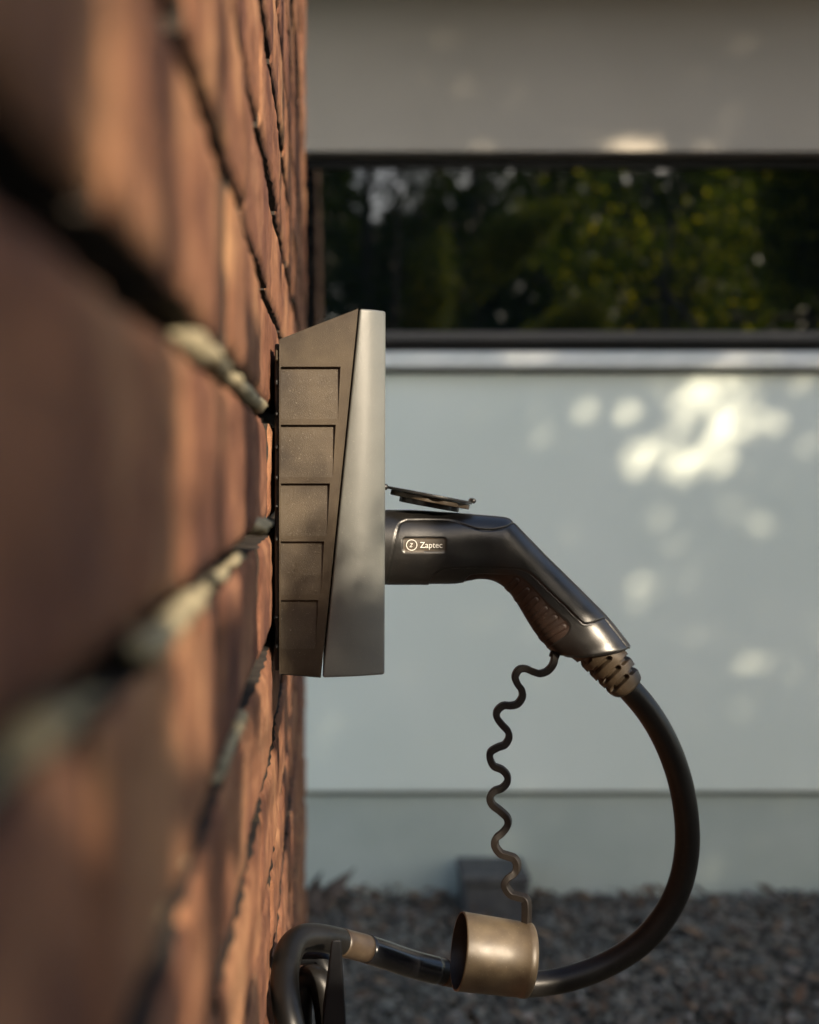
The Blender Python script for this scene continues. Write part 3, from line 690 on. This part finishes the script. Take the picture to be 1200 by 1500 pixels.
def tree(name, label, pos, height, crown_r, n, lsize, mt, group, low=.25, conif=False, seed=0, tr=.12):
    rnd = random.Random(seed); rs = np.random.RandomState(seed); base = Vector((pos[0], pos[1], 0)); t = empty(name, base, label, 'tree', group)
    if conif:
        h = rs.uniform(low, 1, n)**1.0; ang = rs.uniform(0, 2*np.pi, n); whorl = np.floor(h*16)/16; r = crown_r*(1.02-h)*rs.uniform(.25, 1, n)**.6*(1+.25*np.sin(ang*5+whorl*40))
        X = base.x+r*np.cos(ang); Y = base.y+r*np.sin(ang); Z = height*h-.25*r
    else:
        nc = 34; cl = []
        while len(cl) < nc:
            p = rs.uniform(-1, 1, 3)
            if np.linalg.norm(p) < 1: cl.append(p)
        cl = np.array(cl); k = rs.randint(0, nc, n); q = cl[k]+rs.normal(0, .12, (n, 3))
        hz = height*(1-low)/2; X = base.x+q[:, 0]*crown_r; Y = base.y+q[:, 1]*crown_r; Z = height*low+hz+q[:, 2]*hz
    C = np.stack([X, Y, Z], 1)-np.array(EYE); pts = np.stack([C@np.array(UH), C@np.array(VH)], 1); ok = clear(pts)&(Z > .2)
    C = C[ok]+np.array(EYE)
    V, F = make_leaves(C, lsize, rnd, .62 if not conif else .4); mesh('crown', V, F, mt, t)
    th = height*(.98 if conif else .8); P0 = [base+Vector((rnd.uniform(-.1, .1)*k/3*(0 if conif else 1), rnd.uniform(-.1, .1)*k/3, th*k/5)) for k in range(6)]
    tube('trunk', P0, [tr*(1-.16*k) for k in range(6)], M['bark'], t, 10)
    if not conif:
        for k in range(9):
            s = P0[2+k % 3]; e = C[rnd.randrange(len(C))]; e = Vector((float(e[0]), float(e[1]), float(e[2])))
            a = (s-EYE).lerp(e-EYE, .5); 
            if clear(np.array([[a.dot(UH), a.dot(VH)]]))[0] and clear(np.array([list(uv(e))]))[0]: tube('limb', [s, s.lerp(e, .5)+Vector((0, 0, .15)), e], [tr*.4, tr*.25, tr*.08], M['bark'], t, 6)
    return t
# broad tree whose crown stands between the sun and the house wall
cpos = EYE+UH*2.45+VH*1.2+sdir*4.9
tr0 = empty('broadleaf_tree', (cpos.x, cpos.y, 0), 'broad leafy tree behind the viewer whose crown dapples the pale house wall', 'tree')
rs = np.random.RandomState(21); n = 130000; u_ = rs.uniform(1.34, 4.0, n); v_ = rs.uniform(-.6, 3.0, n); pts = np.stack([u_, v_], 1); ok = clear(pts)
tt = rs.uniform(4.1, 5.7, n); C = [EYE+UH*float(a)+VH*float(b)+sdir*float(c) for a, b, c in zip(u_[ok], v_[ok], tt[ok])]
V, F = make_leaves(C, .040, random.Random(4)); mesh('crown', V, F, M['leaf'], tr0)
tube('trunk', [Vector((cpos.x+a, cpos.y, z)) for a, z in ((0, 0), (.03, 1.2), (-.03, 2.4), (.03, 3.6), (0, 4.8))], [.11, .10, .08, .06, .02], M['bark'], tr0, 12)
G_ = 'trees of the wood behind the viewer'
tree('pine_tree', 'tall dark conifer farthest left in the wood mirrored by the window', (-2.6, -11), 11, 2.2, 12000, .10, M['leafdark'], G_, .12, True, 1)
tree('pine_tree', 'dark conifer mirrored near the left end of the window', (.6, -12.5), 10, 2.2, 12000, .10, M['leafdark'], G_, .1, True, 2)
tree('broadleaf_tree', 'bright green bushy tree mirrored right of the middle of the window', (4.0, -8.5), 5.2, 1.9, 7500, .07, M['leaf'], G_, .12, False, 3)
tree('pine_tree', 'dark conifer mirrored in the middle of the window', (2.4, -14), 12, 2.4, 14000, .11, M['leafdark'], G_, .1, True, 4)
tree('broadleaf_tree', 'yellow green tree mirrored at the right end of the window', (6.2, -9.5), 6.5, 2.2, 8500, .075, M['leaf'], G_, .12, False, 5)
tree('pine_tree', 'dark conifer behind the yellow green tree in the wood', (5.4, -14.5), 12, 2.6, 14000, .11, M['leafdark'], G_, .1, True, 6)
tree('pine_tree', 'dark conifer on the far right edge of the wood', (12.5, -11), 12, 2.8, 12000, .12, M['leafdark'], G_, .08, True, 7)
tree('broadleaf_tree', 'low leafy tree on the left side of the wood', (-1.2, -9.2), 4.6, 1.5, 8000, .07, M['leafdark'], G_, .1, False, 8)
# distant wood closing the view
V = []; F = []; rs = np.random.RandomState(9); rnd = random.Random(9)
for k in range(52000):
    x = rnd.uniform(-22, 34); top = (8.8 if x > 4.5 or x < .5 else 7.6)+2.2*noise.noise(Vector((x*.35, 0, 2)))+1.6*noise.noise(Vector((x*1.3, 3, 0))); z = top*rnd.random()**.8; y = -24+rnd.uniform(-3, 3)
    c = Vector((x, y, z)); q = c-EYE
    if not clear(np.array([[q.dot(UH), q.dot(VH)]]), False)[0]: continue
    a = rv(rnd); b = a.cross(rv(rnd))
    if b.length > .1: leafquad(V, F, c, a, b.normalized(), rnd.uniform(.2, .42), .8)
tag(mesh('distant_wood', V, F, M['leafdark']), 'distant dark wood closing the view behind the trees', 'wood', kind='stuff')
